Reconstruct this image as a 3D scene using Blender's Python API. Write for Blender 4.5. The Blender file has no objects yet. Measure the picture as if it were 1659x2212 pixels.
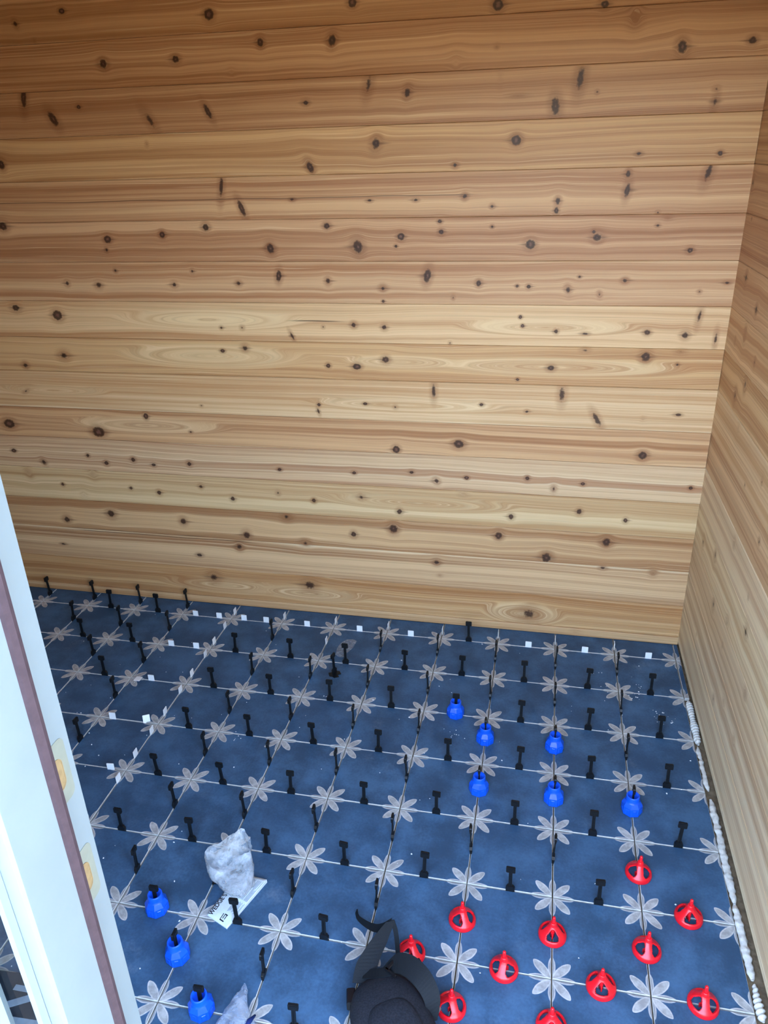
import bpy, math, random
from mathutils import Vector, Matrix, noise
random.seed(7)
S = bpy.context.scene
COL = S.collection
T = 0.203                       # tile pitch (8 inch tiles), metres

# ---------------------------------------------------------------- camera
cd = bpy.data.cameras.new('camera'); cam = bpy.data.objects.new('camera', cd); COL.objects.link(cam)
cd.sensor_fit = 'HORIZONTAL'; cd.sensor_width = 36.0; cd.lens = 36.0 * 1662.255 / 1659.0
cd.clip_start = 0.01; cd.clip_end = 200
RW = [[0.978849, 0.202703, -0.027664], [0.061407, -0.420096, -0.9054], [-0.195149, 0.884551, -0.423658]]
m = Matrix.Identity(4)
for i in range(3):
    m[i][0] = RW[0][i]; m[i][1] = -RW[1][i]; m[i][2] = -RW[2][i]
m.translation = Vector((-0.09113, -2.32575, 1.60973))
cam.matrix_world = m
S.camera = cam

# ---------------------------------------------------------------- world: overcast daylight
W = bpy.data.worlds.new('overcast_sky'); S.world = W; W.use_nodes = True
bg = W.node_tree.nodes['Background']
sky = W.node_tree.nodes.new('ShaderNodeTexSky'); sky.sky_type = 'NISHITA'; sky.sun_disc = False
sky.sun_elevation = math.radians(42); sky.sun_rotation = math.radians(20); sky.air_density = 1.0; sky.dust_density = 2.5; sky.ozone_density = 0.6
W.node_tree.links.new(sky.outputs[0], bg.inputs[0]); bg.inputs[1].default_value = 6.2
# daylight enters by the doorway and the side lights: sampling portals for the sky
def portal(name, x0, x1, z0, z1, y):
    l = bpy.data.lights.new(name, 'AREA'); l.shape = 'RECTANGLE'; l.size = x1 - x0; l.size_y = z1 - z0
    l.cycles.is_portal = True
    o = bpy.data.objects.new(name, l); COL.objects.link(o)
    o.location = ((x0 + x1) / 2, y, (z0 + z1) / 2); o.rotation_euler = (math.pi / 2, 0, 0)
portal('doorway_portal', -0.53, 0.42, 0.0, 2.06, -1.90)
portal('sidelight_portal', -0.91, -0.62, 0.05, 2.06, -1.90)
S.view_settings.view_transform = 'Standard'; S.view_settings.look = 'None'
S.view_settings.exposure = 0.0; S.view_settings.gamma = 1.0; S.view_settings.use_curve_mapping = False
S.cycles.use_denoising = True
S.cycles.max_bounces = 6; S.cycles.diffuse_bounces = 4; S.cycles.glossy_bounces = 2
S.cycles.use_adaptive_sampling = True; S.cycles.adaptive_threshold = 0.13; S.cycles.adaptive_min_samples = 16
S.cycles.caustics_reflective = False; S.cycles.caustics_refractive = False
S.cycles.transparent_max_bounces = 12

# ---------------------------------------------------------------- helpers
def lin(c):
    return tuple((v / 255 / 12.92) if v / 255 <= .04045 else ((v / 255 + .055) / 1.055) ** 2.4 for v in c) + (1,)

class MB:
    def __init__(s): s.v = []; s.f = []; s.m = []; s.s = []
    def face(s, idx, mat=0, sm=False): s.f.append(idx); s.m.append(mat); s.s.append(sm)
    def quad_strip(s, r0, r1, mat=0, sm=True, closed=True):
        n = len(r0)
        for i in range(n if closed else n - 1):
            j = (i + 1) % n
            s.face((r0[i], r0[j], r1[j], r1[i]), mat, sm)
    def add(s, pts):
        b = len(s.v); s.v += [tuple(p) for p in pts]; return list(range(b, b + len(pts)))
    def box(s, x0, x1, y0, y1, z0, z1, mat=0, M=None, ch=0.0):
        if ch <= 0:
            p = [(x0, y0, z0), (x1, y0, z0), (x1, y1, z0), (x0, y1, z0), (x0, y0, z1), (x1, y0, z1), (x1, y1, z1), (x0, y1, z1)]
            if M: p = [M @ Vector(q) for q in p]
            a = s.add(p)
            for q in ((3, 2, 1, 0), (4, 5, 6, 7), (0, 1, 5, 4), (1, 2, 6, 5), (2, 3, 7, 6), (3, 0, 4, 7)):
                s.face(tuple(a[i] for i in q), mat)
        else:   # chamfered in x/z outline, extruded in y
            o = [(x0 + ch, z0), (x1 - ch, z0), (x1, z0 + ch), (x1, z1 - ch), (x1 - ch, z1), (x0 + ch, z1), (x0, z1 - ch), (x0, z0 + ch)]
            A = [(x, y0, z) for x, z in o]; B = [(x, y1, z) for x, z in o]
            if M: A = [M @ Vector(q) for q in A]; B = [M @ Vector(q) for q in B]
            a = s.add(A); b = s.add(B)
            s.face(tuple(a), mat); s.face(tuple(reversed(b)), mat)
            for i in range(8):
                j = (i + 1) % 8; s.face((a[j], a[i], b[i], b[j]), mat)
    def prism(s, poly, z0, z1, mat=0):           # poly in xy, counter-clockwise
        a = s.add([(x, y, z0) for x, y in poly]); b = s.add([(x, y, z1) for x, y in poly])
        s.face(tuple(reversed(a)), mat); s.face(tuple(b), mat)
        s.quad_strip(a, b, mat, False)
    def lathe(s, prof, n=24, mat=0, sm=True, c=(0, 0, 0), cap0=False, cap1=False):
        rings = []
        for r, z in prof:
            rings.append(s.add([(c[0] + r * math.cos(2 * math.pi * i / n), c[1] + r * math.sin(2 * math.pi * i / n), c[2] + z) for i in range(n)]))
        for a, b in zip(rings, rings[1:]): s.quad_strip(a, b, mat, sm)
        if cap0: s.face(tuple(reversed(rings[0])), mat)
        if cap1: s.face(tuple(rings[-1]), mat)
    def tube(s, pts, rad, n=8, mat=0, sm=True):
        rings = []
        for i, p in enumerate(pts):
            p = Vector(p); d = (Vector(pts[min(i + 1, len(pts) - 1)]) - Vector(pts[max(i - 1, 0)])).normalized()
            u = d.cross(Vector((0, 0, 1)) if abs(d.z) < .9 else Vector((1, 0, 0))).normalized(); w = d.cross(u)
            r = rad[i] if isinstance(rad, (list, tuple)) else rad
            rings.append(s.add([p + (u * math.cos(2 * math.pi * k / n) + w * math.sin(2 * math.pi * k / n)) * r for k in range(n)]))
        for a, b in zip(rings, rings[1:]): s.quad_strip(a, b, mat, sm)
        s.face(tuple(reversed(rings[0])), mat); s.face(tuple(rings[-1]), mat)
    def mesh(s, name, mats, uv=None):
        me = bpy.data.meshes.new(name); me.from_pydata(s.v, [], s.f)
        for k in mats: me.materials.append(k)
        me.polygons.foreach_set('material_index', s.m); me.polygons.foreach_set('use_smooth', s.s)
        if uv:
            l = me.uv_layers.new(name='UVMap')
            for lp in me.loops: l.data[lp.index].uv = uv(me.vertices[lp.vertex_index].co)
        me.update(); return me

def link(name, me, parent=None, loc=(0, 0, 0), rot=(0, 0, 0)):
    o = bpy.data.objects.new(name, me); COL.objects.link(o)
    o.location = loc; o.rotation_euler = rot; o.parent = parent; return o
def tag(o, label, cat, group=None):
    o['label'] = label; o['category'] = cat
    if group: o['group'] = group
    return o
def struct(o, label=None):
    o['kind'] = 'structure'
    if label: o['label'] = label
    return o

# ---------------------------------------------------------------- materials
def new_mat(name):
    mt = bpy.data.materials.new(name); mt.use_nodes = True
    nt = mt.node_tree; return mt, nt, nt.nodes['Principled BSDF']
def N(nt, t, **kw):
    n = nt.nodes.new(t)
    for k, v in kw.items(): setattr(n, k, v)
    return n
def put(nt, sock, v):
    if hasattr(v, 'default_value') or hasattr(v, 'is_linked'): nt.links.new(v, sock)
    else: sock.default_value = v
def mth(nt, op, a, b=None, c=None, clamp=False):
    n = N(nt, 'ShaderNodeMath', operation=op); n.use_clamp = clamp
    put(nt, n.inputs[0], a)
    if b is not None: put(nt, n.inputs[1], b)
    if c is not None: put(nt, n.inputs[2], c)
    return n.outputs[0]
def sstep(nt, x, a, b, lo=0., hi=1.):
    n = N(nt, 'ShaderNodeMapRange', interpolation_type='SMOOTHSTEP')
    put(nt, n.inputs[0], x); n.inputs[1].default_value = a; n.inputs[2].default_value = b
    n.inputs[3].default_value = lo; n.inputs[4].default_value = hi; return n.outputs[0]
def mixc(nt, f, a, b, mode='MIX'):
    n = N(nt, 'ShaderNodeMix', data_type='RGBA', blend_type=mode)
    put(nt, n.inputs[0], f); put(nt, n.inputs[6], a); put(nt, n.inputs[7], b); return n.outputs[2]
def vec(nt, x, y, z=0.):
    n = N(nt, 'ShaderNodeCombineXYZ'); put(nt, n.inputs[0], x); put(nt, n.inputs[1], y); put(nt, n.inputs[2], z); return n.outputs[0]
def nz(nt, v, scale=1., detail=2., rough=.5):
    n = N(nt, 'ShaderNodeTexNoise'); put(nt, n.inputs['Vector'], v)
    n.inputs['Scale'].default_value = scale; n.inputs['Detail'].default_value = detail; n.inputs['Roughness'].default_value = rough
    return n.outputs['Fac']
def plain(name, rgb, rough=.5, noise_amt=.0, nscale=40., spec=.5, bump=0., metal=0.):
    mt, nt, b = new_mat(name)
    c = lin(rgb); b.inputs['Roughness'].default_value = rough; b.inputs['Specular IOR Level'].default_value = spec
    b.inputs['Metallic'].default_value = metal
    tc = N(nt, 'ShaderNodeTexCoord').outputs['Object']
    f = nz(nt, tc, nscale, 3., .6)
    d = tuple(v * (1 - noise_amt) for v in c[:3]) + (1,); l = tuple(min(1, v * (1 + noise_amt)) for v in c[:3]) + (1,)
    put(nt, b.inputs['Base Color'], mixc(nt, sstep(nt, f, .3, .7), d, l))
    if bump:
        bp = N(nt, 'ShaderNodeBump'); bp.inputs['Strength'].default_value = 1.; bp.inputs['Distance'].default_value = bump
        put(nt, bp.inputs['Height'], f); put(nt, b.inputs['Normal'], bp.outputs[0])
    return mt

def wood(name, light, dark, knots, seed, warp=.022, cream=None, rough=.5, cracks=(), arcs=()):
    mt, nt, b = new_mat(name)
    uvn = N(nt, 'ShaderNodeUVMap'); uvn.uv_map = 'UVMap'; UV = uvn.outputs[0]
    sp = N(nt, 'ShaderNodeSeparateXYZ'); put(nt, sp.inputs[0], UV)
    U, V = sp.outputs[0], sp.outputs[1]
    offs, km, tl = 0., 0., 0.               # grain deflection and knot stain, one knot after another
    for (cu, cv, ru, rv, an, s_) in knots:
        ru, rv = max(ru, .0042), max(rv, .0042)
        spike = rv > 1.9 * ru
        if spike and s_ >= .4: s_ = .56 + .4 * s_
        mp = N(nt, 'ShaderNodeMapping', vector_type='TEXTURE'); put(nt, mp.inputs[0], UV)
        mp.inputs['Location'].default_value = (cu, cv, 0); mp.inputs['Rotation'].default_value = (0, 0, -math.radians(an)); mp.inputs['Scale'].default_value = (ru, rv, 1)
        ln = N(nt, 'ShaderNodeVectorMath', operation='LENGTH'); put(nt, ln.inputs[0], mp.outputs[0]); q = ln.outputs['Value']
        km = mth(nt, 'MAXIMUM', km, mth(nt, 'MULTIPLY_ADD', q, -s_ / 3.2, s_))
        if s_ > .72 and rv < .02:      # thin pitch streaks to both sides of the knot
            mp2 = N(nt, 'ShaderNodeMapping', vector_type='TEXTURE'); put(nt, mp2.inputs[0], UV)
            mp2.inputs['Location'].default_value = (cu + ru * ((cu * 977) % 1 - .5) * 2, cv, 0); mp2.inputs['Scale'].default_value = (ru * 4.2, rv * .34 + .0008, 1)
            l2_ = N(nt, 'ShaderNodeVectorMath', operation='LENGTH'); put(nt, l2_.inputs[0], mp2.outputs[0])
            tl = mth(nt, 'MAXIMUM', tl, mth(nt, 'SUBTRACT', 1., l2_.outputs['Value']))
        k2 = mth(nt, 'DIVIDE', (.35 if spike else 2.0) * s_, mth(nt, 'MULTIPLY_ADD', q, q, .6), clamp=True)
        offs = mth(nt, 'MULTIPLY_ADD', k2, mth(nt, 'SUBTRACT', cv, V), offs)
    wob = mth(nt, 'MULTIPLY_ADD', nz(nt, UV, 130., 2.), .36, .82)
    km = mth(nt, 'MULTIPLY', km, wob)
    st = {'Offs': offs, 'Dark': sstep(nt, km, .54, .69), 'Core': sstep(nt, km, .78, .92), 'Halo': sstep(nt, km, .10, .58)}
    lowf = nz(nt, vec(nt, mth(nt, 'MULTIPLY', U, 1.3), mth(nt, 'MULTIPLY', V, 7.), seed), 1., 1.5)
    G = mth(nt, 'ADD', mth(nt, 'ADD', V, st['Offs']), mth(nt, 'MULTIPLY', mth(nt, 'SUBTRACT', lowf, .5), warp))
    pale = 0.
    for (cu, cv, ru, rv) in arcs:      # cathedral grain: long nested loops
        mp = N(nt, 'ShaderNodeMapping', vector_type='TEXTURE'); put(nt, mp.inputs[0], UV)
        mp.inputs['Location'].default_value = (cu, cv, 0); mp.inputs['Scale'].default_value = (ru, rv, 1)
        ln = N(nt, 'ShaderNodeVectorMath', operation='LENGTH'); put(nt, ln.inputs[0], mp.outputs[0])
        w_ = sstep(nt, ln.outputs['Value'], .75, 1.25, 1., 0.)
        G = mth(nt, 'MULTIPLY_ADD', w_, mth(nt, 'SUBTRACT', mth(nt, 'MULTIPLY_ADD', ln.outputs['Value'], rv, cv), G), G)
        pale = mth(nt, 'MAXIMUM', pale, w_)
    def strk(ku, kg, dd, det, rg):
        return nz(nt, vec(nt, mth(nt, 'MULTIPLY', U, ku), mth(nt, 'MULTIPLY', G, kg), seed + dd), 1., det, rg)
    s1 = strk(.55, 150., 3.1, 3., .6); bd = strk(.3, 34., 7.7, 1.5, .5); fb = strk(9., 750., 11.3, 2., .6)
    ring = strk(.35, 95., 17.9, 1., .5)
    line = sstep(nt, mth(nt, 'ABSOLUTE', mth(nt, 'SUBTRACT', ring, .5)), .0, .035, 1., 0.)
    f = mth(nt, 'ADD', mth(nt, 'MULTIPLY', s1, .36), mth(nt, 'ADD', mth(nt, 'MULTIPLY', bd, .54), mth(nt, 'MULTIPLY', fb, .10)))
    f = sstep(nt, f, .35, .65)
    base = mixc(nt, f, lin(dark), lin(light))
    if arcs: base = mixc(nt, mth(nt, 'MULTIPLY', pale, mth(nt, 'MULTIPLY', f, .45)), base, lin((240, 216, 168)))
    lite = sstep(nt, mth(nt, 'ABSOLUTE', mth(nt, 'SUBTRACT', ring, .60)), .0, .022, 1., 0.)
    base = mixc(nt, mth(nt, 'MULTIPLY', lite, .30), base, lin((244, 216, 172)))
    if cream:       # pale sapwood stripes along the board
        for (c0, c1) in cream:
            mid = mth(nt, 'ABSOLUTE', mth(nt, 'SUBTRACT', G, (c0 + c1) / 2))
            base = mixc(nt, mth(nt, 'MULTIPLY', sstep(nt, mid, (c1 - c0) / 2 - .004, (c1 - c0) / 2 + .002, 1., 0.), .55), base, lin((236, 214, 172)))
    base = mixc(nt, mth(nt, 'MULTIPLY', line, .13), base, lin([v * .62 for v in dark]))
    base = mixc(nt, mth(nt, 'MULTIPLY', st['Halo'], .42), base, lin((dark[0] * .80, dark[1] * .72, dark[2] * .66)))
    if knots: base = mixc(nt, mth(nt, 'MULTIPLY', sstep(nt, tl, .05, .9), .6), base, lin((96, 62, 40)))
    base = mixc(nt, mth(nt, 'MULTIPLY', st['Dark'], .92), base, lin((54, 30, 18)))
    base = mixc(nt, mth(nt, 'MULTIPLY', st['Core'], .6), base, lin((132, 92, 76)))
    for (c0, c1, cz, cw, am) in cracks:
        inside = mth(nt, 'MULTIPLY', sstep(nt, U, c0, c0 + .08), sstep(nt, U, c1 - .08, c1, 1., 0.))
        wv = mth(nt, 'MULTIPLY_ADD', nz(nt, vec(nt, U, .3, seed), 4., 2.), .012, cz - .006)
        cr = sstep(nt, mth(nt, 'ABSOLUTE', mth(nt, 'SUBTRACT', V, wv)), cw * .4, cw, 1., 0.)
        base = mixc(nt, mth(nt, 'MULTIPLY', mth(nt, 'MULTIPLY', inside, cr), am), base, lin((70, 42, 26)))
    put(nt, b.inputs['Base Color'], base)
    put(nt, b.inputs['Roughness'], mth(nt, 'MULTIPLY_ADD', s1, .2, rough - .1))
    b.inputs['Specular IOR Level'].default_value = .4
    bp = N(nt, 'ShaderNodeBump'); bp.inputs['Strength'].default_value = .6; bp.inputs['Distance'].default_value = .0006
    put(nt, bp.inputs['Height'], nz(nt, vec(nt, mth(nt, 'MULTIPLY', U, 2.), mth(nt, 'MULTIPLY', V, 260.), seed), 1., 2., .6))
    put(nt, b.inputs['Normal'], bp.outputs[0])
    return mt

KNOTS_BACK=[(-1.7106,1.9868,0.0062,0.0084,-20,0.8),(-1.5507,2.0107,0.0075,0.0058,0,1.0),(-1.092,1.9775,0.0112,0.0112,0,1.0),(-1.4438,1.8712,0.0106,0.0109,-20,0.9),(-1.2105,1.8724,0.0102,0.0083,0,0.9),(-1.7319,1.7932,0.0096,0.0285,12,0.75),(-1.5491,1.761,0.0063,0.0051,0,0.9),(-1.6436,1.7313,0.0112,0.0223,-30,0.8),(-1.3181,1.7164,0.0107,0.0304,-32,0.45),(-1.1274,1.7334,0.0074,0.021,-28,0.8),(-1.8606,1.6063,0.0101,0.0127,0,0.9),(-1.3402,1.6509,0.0046,0.0065,0,0.6),(-1.1105,1.5266,0.0076,0.0345,10,0.6),(-1.0406,1.8331,0.0143,0.0141,0,0.25),(-1.6581,1.9413,0.0046,0.0036,0,0.4),(-0.6718,1.9822,0.0091,0.0096,0,1.0),(-0.2754,1.9544,0.011,0.0114,0,1.0),(-0.9455,1.9024,0.0083,0.0102,0,0.9),(-0.7344,1.8964,0.0094,0.0133,15,0.9),(-0.3857,1.8266,0.0204,0.0265,0,0.3),(-0.6337,1.7844,0.0107,0.0299,14,0.4),(-0.5223,1.7593,0.0079,0.0115,15,0.85),(-0.8225,1.7451,0.0084,0.0059,0,0.85),(-0.2646,1.7881,0.0076,0.0266,0,0.3),(-0.2758,1.8584,0.005,0.0032,0,0.6),(-0.6172,1.6326,0.011,0.0146,15,0.85),(-0.8206,1.5747,0.0086,0.0152,-25,0.9),(-0.3853,1.5692,0.0067,0.0061,0,0.8),(-0.0006,1.9398,0.0093,0.0082,0,0.9),(0.0795,1.91,0.015,0.0226,0,0.5),(0.2025,1.8351,0.0103,0.0147,-10,0.9),(0.3716,1.8411,0.0089,0.0072,0,0.9),(-0.0493,1.7745,0.0109,0.0307,6,0.6),(-0.1108,1.7095,0.0112,0.0226,-5,0.75),(-0.0029,1.7398,0.0036,0.0033,0,0.7),(0.3006,1.7353,0.0069,0.0054,0,0.7),(0.3014,1.7063,0.0069,0.0165,8,0.4),(-0.2136,1.7392,0.0189,0.0034,0,0.6),(-0.2137,1.6291,0.0103,0.0106,0,1.0),(0.1213,1.586,0.0073,0.0047,0,0.8),(0.3325,1.5814,0.0059,0.0057,0,0.9),(0.0984,1.5352,0.0062,0.0095,0,0.85),(0.1002,1.4935,0.0075,0.0181,8,0.75),(0.3095,1.5362,0.0096,0.0258,14,0.55),(-1.0508,1.463,0.0076,0.023,-22,0.85),(-1.906,1.419,0.014,0.0121,0,0.9),(-1.5283,1.375,0.01,0.0088,0,1.0),(-1.3318,1.3877,0.0081,0.0086,0,0.95),(-1.1786,1.4086,0.0094,0.0098,0,0.9),(-1.5383,1.3417,0.005,0.0059,0,0.8),(-1.5192,1.2754,0.0051,0.0061,-20,0.8),(-1.2437,1.274,0.0049,0.0059,0,0.8),(-1.7072,1.2344,0.007,0.0078,0,0.8),(-1.59,1.2287,0.0104,0.0093,0,0.8),(-1.3141,1.2312,0.0083,0.0075,0,0.8),(-1.0875,1.2364,0.008,0.0073,0,0.8),(-1.9268,1.1502,0.0129,0.0099,0,0.9),(-1.7692,1.1263,0.0144,0.0131,0,1.0),(-1.1649,1.0919,0.005,0.0047,0,0.8),(-1.0908,1.093,0.0065,0.0062,0,0.7),(-1.7762,0.9847,0.0166,0.0137,0,0.75),(-1.9402,0.9456,0.0095,0.0088,0,0.8),(-1.1696,1.0139,0.0067,0.0048,0,1.0),(-1.0885,1.0249,0.0099,0.0095,0,0.8),(-0.9681,1.3432,0.0108,0.014,-15,0.9),(-0.6836,1.3471,0.0132,0.0177,-12,0.9),(-0.7791,1.4086,0.0089,0.008,0,0.9),(-0.548,1.3758,0.0086,0.008,0,1.0),(-0.425,1.3879,0.007,0.0065,0,0.9),(-0.4293,1.4179,0.0056,0.0052,0,0.9),(-0.5643,1.3478,0.0043,0.004,0,0.9),(-0.2737,1.4007,0.0041,0.0039,0,0.8),(-0.2755,1.4568,0.0054,0.005,0,0.8),(-0.3558,1.4857,0.0068,0.0075,20,0.8),(-0.948,1.2599,0.0078,0.0158,8,0.9),(-0.7861,1.2445,0.0076,0.01,0,0.8),(-0.6084,1.2225,0.0089,0.0085,0,0.75),(-0.4675,1.2606,0.0101,0.0193,12,0.85),(-0.3093,1.239,0.007,0.0082,0,0.9),(-0.6081,1.1827,0.0037,0.0036,0,0.9),(-0.3868,1.1957,0.0043,0.0056,0,0.7),(-0.7078,1.1075,0.0077,0.0074,0,0.85),(-0.6074,1.1015,0.0076,0.0074,0,0.85),(-0.8105,1.1001,0.0047,0.0045,0,0.7),(-0.9187,1.0682,0.0048,0.0153,-25,0.6),(-0.3956,1.055,0.0044,0.0044,0,0.7),(-0.8011,0.972,0.0064,0.0063,0,0.95),(-0.703,0.9713,0.011,0.0078,0,1.0),(-0.6057,0.9967,0.0108,0.0092,0,0.9),(-0.8845,1.4857,0.0074,0.0026,0,0.8),(-0.6422,1.4791,0.0071,0.0026,0,0.8),(-0.5014,1.478,0.007,0.0026,0,0.8),(-0.0886,1.4688,0.0065,0.0099,0,0.85),(-0.0908,1.4428,0.0052,0.0087,0,0.9),(-0.1595,1.3507,0.0108,0.0104,0,1.0),(0.0293,1.3686,0.0117,0.0102,0,0.85),(0.0189,1.3839,0.0039,0.0038,0,0.9),(0.289,1.3317,0.0075,0.0063,0,0.9),(0.193,1.3996,0.005,0.0037,0,0.8),(0.2176,1.4227,0.0112,0.0074,0,0.5),(0.189,1.434,0.005,0.0037,0,0.7),(-0.0116,1.2586,0.004,0.004,0,0.8),(0.1187,1.2483,0.0078,0.0066,0,0.8),(0.4014,1.2426,0.0075,0.0039,0,0.8),(-0.1587,1.23,0.0055,0.0054,0,0.9),(-0.1932,1.2312,0.0041,0.0041,0,0.9),(-0.0423,1.2211,0.0067,0.0108,-15,0.8),(0.0499,1.2081,0.0053,0.0081,-15,0.7),(0.3296,1.2177,0.0051,0.0053,0,0.7),(0.3393,1.1476,0.0064,0.0243,6,0.45),(0.3936,1.082,0.0051,0.0207,0,0.5),(-0.1792,1.1388,0.0042,0.0042,0,1.0),(-0.171,1.1121,0.0042,0.0043,0,1.0),(-0.0694,1.0966,0.0055,0.0057,0,0.9),(0.0179,1.0909,0.0096,0.0042,0,0.8),(0.198,1.098,0.008,0.0069,0,0.9),(0.3067,1.0915,0.0091,0.0097,0,0.85),(0.022,1.0399,0.011,0.0057,0,0.7),(0.2022,1.0238,0.0121,0.0128,0,0.9),(0.3001,1.0414,0.0132,0.007,0,0.6),(-0.0775,0.9825,0.0099,0.0074,0,0.9),(0.2958,1.0019,0.0027,0.0029,0,0.8),(-1.963,0.8482,0.0116,0.0055,-30,0.7),(-2.0667,0.7188,0.018,0.0134,0,1.0),(-1.6975,0.7016,0.0191,0.0149,0,1.0),(-1.4955,0.7702,0.0073,0.0089,0,1.0),(-1.3289,0.7176,0.0054,0.0036,0,0.8),(-1.274,0.8179,0.0053,0.0034,0,0.7),(-2.0753,0.6103,0.0082,0.006,0,1.0),(-1.9557,0.5689,0.0081,0.0119,-30,0.8),(-1.7614,0.6052,0.0059,0.0058,0,0.9),(-1.6898,0.579,0.0078,0.0077,0,0.9),(-1.576,0.5979,0.0076,0.0076,0,0.9),(-1.4963,0.5818,0.0075,0.0057,0,0.9),(-1.3523,0.5931,0.0074,0.0074,0,0.9),(-1.7554,0.5321,0.0138,0.0177,0,0.5),(-2.0354,0.5223,0.0123,0.0203,-20,0.5),(-1.8948,0.4799,0.0061,0.0061,0,0.9),(-1.6066,0.4816,0.0058,0.0059,0,0.9),(-1.4924,0.4695,0.0077,0.0078,0,0.9),(-1.3189,0.5046,0.0074,0.0076,0,0.8),(-1.1978,0.4633,0.0074,0.0076,0,0.9),(-1.8125,0.438,0.0141,0.0203,0,0.4),(-1.9111,0.3277,0.0125,0.0127,0,0.85),(-1.712,0.3676,0.0141,0.0144,0,0.85),(-1.4115,0.3549,0.0116,0.012,0,0.85),(-1.1596,0.3146,0.0131,0.0139,0,0.85),(-1.1952,0.2625,0.0114,0.0121,0,0.8),(-1.9531,0.215,0.0106,0.0044,0,0.8),(-1.365,0.2125,0.0098,0.0062,0,0.9),(-0.4475,0.8962,0.0076,0.025,0,0.6),(-0.8419,0.8366,0.0049,0.0049,0,0.95),(-0.8451,0.8135,0.0033,0.0116,-15,0.6),(-0.6797,0.8456,0.0064,0.0032,0,0.95),(-0.5769,0.838,0.0063,0.0064,0,0.7),(-0.291,0.8562,0.006,0.0047,0,0.9),(-0.577,0.6867,0.0097,0.0101,0,1.0),(-0.3631,0.7169,0.014,0.0115,0,0.95),(-1.0047,0.5901,0.007,0.0054,0,0.9),(-0.7296,0.5928,0.0067,0.0053,0,0.9),(-0.525,0.6059,0.0065,0.0052,0,0.9),(-0.4379,0.578,0.0081,0.0104,-30,0.8),(-0.3346,0.596,0.0063,0.0051,0,1.0),(-1.0184,0.4969,0.0071,0.0074,0,0.7),(-0.8849,0.4759,0.007,0.0074,0,0.9),(-0.7084,0.4999,0.0102,0.009,0,0.75),(-0.3446,0.535,0.0144,0.0087,0,0.5),(-0.5702,0.4528,0.0084,0.0091,0,0.9),(-0.9946,0.4034,0.0162,0.0134,0,0.7),(-0.5936,0.3833,0.0136,0.0149,0,0.9),(-0.7424,0.3498,0.0088,0.0095,0,0.9),(-0.9294,0.2991,0.0145,0.0117,0,0.7),(-0.219,0.3836,0.0112,0.0127,0,0.9),(-0.179,0.4599,0.0079,0.0088,0,0.9),(-0.4375,0.2582,0.0102,0.0096,0,0.8),(-0.1788,0.9425,0.0044,0.0045,0,0.9),(-0.0378,0.8986,0.01,0.0257,0,0.6),(-0.1445,0.8381,0.0059,0.0047,0,0.8),(0.0755,0.8203,0.0085,0.0262,-30,0.65),(0.2158,0.8273,0.0069,0.0076,0,0.35),(0.3185,0.8449,0.0082,0.003,0,0.9),(0.2278,0.7052,0.0113,0.0111,0,0.95),(-0.1314,0.6059,0.0061,0.0067,0,0.9),(-0.0426,0.5724,0.0076,0.0118,0,0.7),(0.0504,0.5964,0.0059,0.005,0,0.95),(0.3878,0.6017,0.0056,0.0049,0,0.95),(0.0463,0.4946,0.0076,0.0086,0,0.9),(0.1985,0.4724,0.0059,0.0069,0,0.95),(0.1451,0.3864,0.0136,0.0159,0,0.85),(-0.051,0.3093,0.0143,0.0165,0,0.9),(-1.3177,0.1175,0.0197,0.0192,0,0.75),(-0.9261,0.118,0.0224,0.0186,0,0.8),(-0.0995,0.0737,0.0282,0.0237,0,0.75),(-0.4256,0.2053,0.0085,0.0058,0,0.5),(0.142,0.2853,0.0093,0.0055,0,0.8),(0.3094,0.2798,0.0105,0.0109,0,0.6),(0.0704,0.0161,0.0163,0.0119,0,0.4)]
KNOTS_RIGHT=[(-0.1735,1.2179,0.009,0.0112,0,0.8),(-0.1884,1.0253,0.012,0.0186,0,0.7),(-0.1035,0.9699,0.012,0.015,0,0.7),(-0.1999,0.9082,0.01,0.0124,0,0.4),(-0.4907,0.8727,0.0058,0.0073,0,0.7),(-0.3566,0.8076,0.0047,0.0059,0,0.7),(-0.0244,0.4725,0.0109,0.0137,0,0.7),(-0.191,0.5152,0.012,0.0192,0,0.7),(-0.5542,0.7451,0.0072,0.0089,0,0.7),(-0.3592,0.6384,0.0118,0.0148,0,0.45),(-0.5608,0.5964,0.0058,0.0072,0,0.6),(-0.2639,0.3921,0.012,0.0177,0,0.7),(-0.4271,0.4313,0.012,0.0156,0,0.6),(-0.593,0.5149,0.0108,0.0135,0,0.75),(-0.4361,0.1846,0.0094,0.0118,0,0.65),(-0.5305,0.2486,0.012,0.0169,0,0.5),(-0.6681,0.2402,0.0113,0.0142,0,0.55),(-0.6779,0.3917,0.0112,0.0139,0,0.55),(-0.702,0.0139,0.0057,0.0071,0,0.5),(-0.0137,1.2736,0.0105,0.0131,0,0.75),(0.0829,1.5079,0.0089,0.0112,0,0.7),(0.0327,1.4206,0.0035,0.0044,0,0.7),(-0.101,1.1385,0.012,0.0212,0,0.5),(-0.0054,1.1022,0.0071,0.0089,0,0.5),(-0.2427,1.0997,0.0064,0.008,0,0.7),(-0.1375,0.6324,0.0069,0.0087,0,0.3),(-0.1312,0.1988,0.0053,0.0066,0,0.6),(-0.4236,0.3568,0.0063,0.0078,0,0.5)]


# ================================================================ STRUCTURE
XL, XR0, XR1, YB, YF, ZC = -2.45, 2.085 * T, 2.15 * T, .5 * T, -1.815, 2.32
m_sub = plain('thinset_brown', (116, 98, 74), .95, .25, 60., .2, .002)
m_back = plain('cedar_backing', (120, 82, 52), .8, .2)

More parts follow.
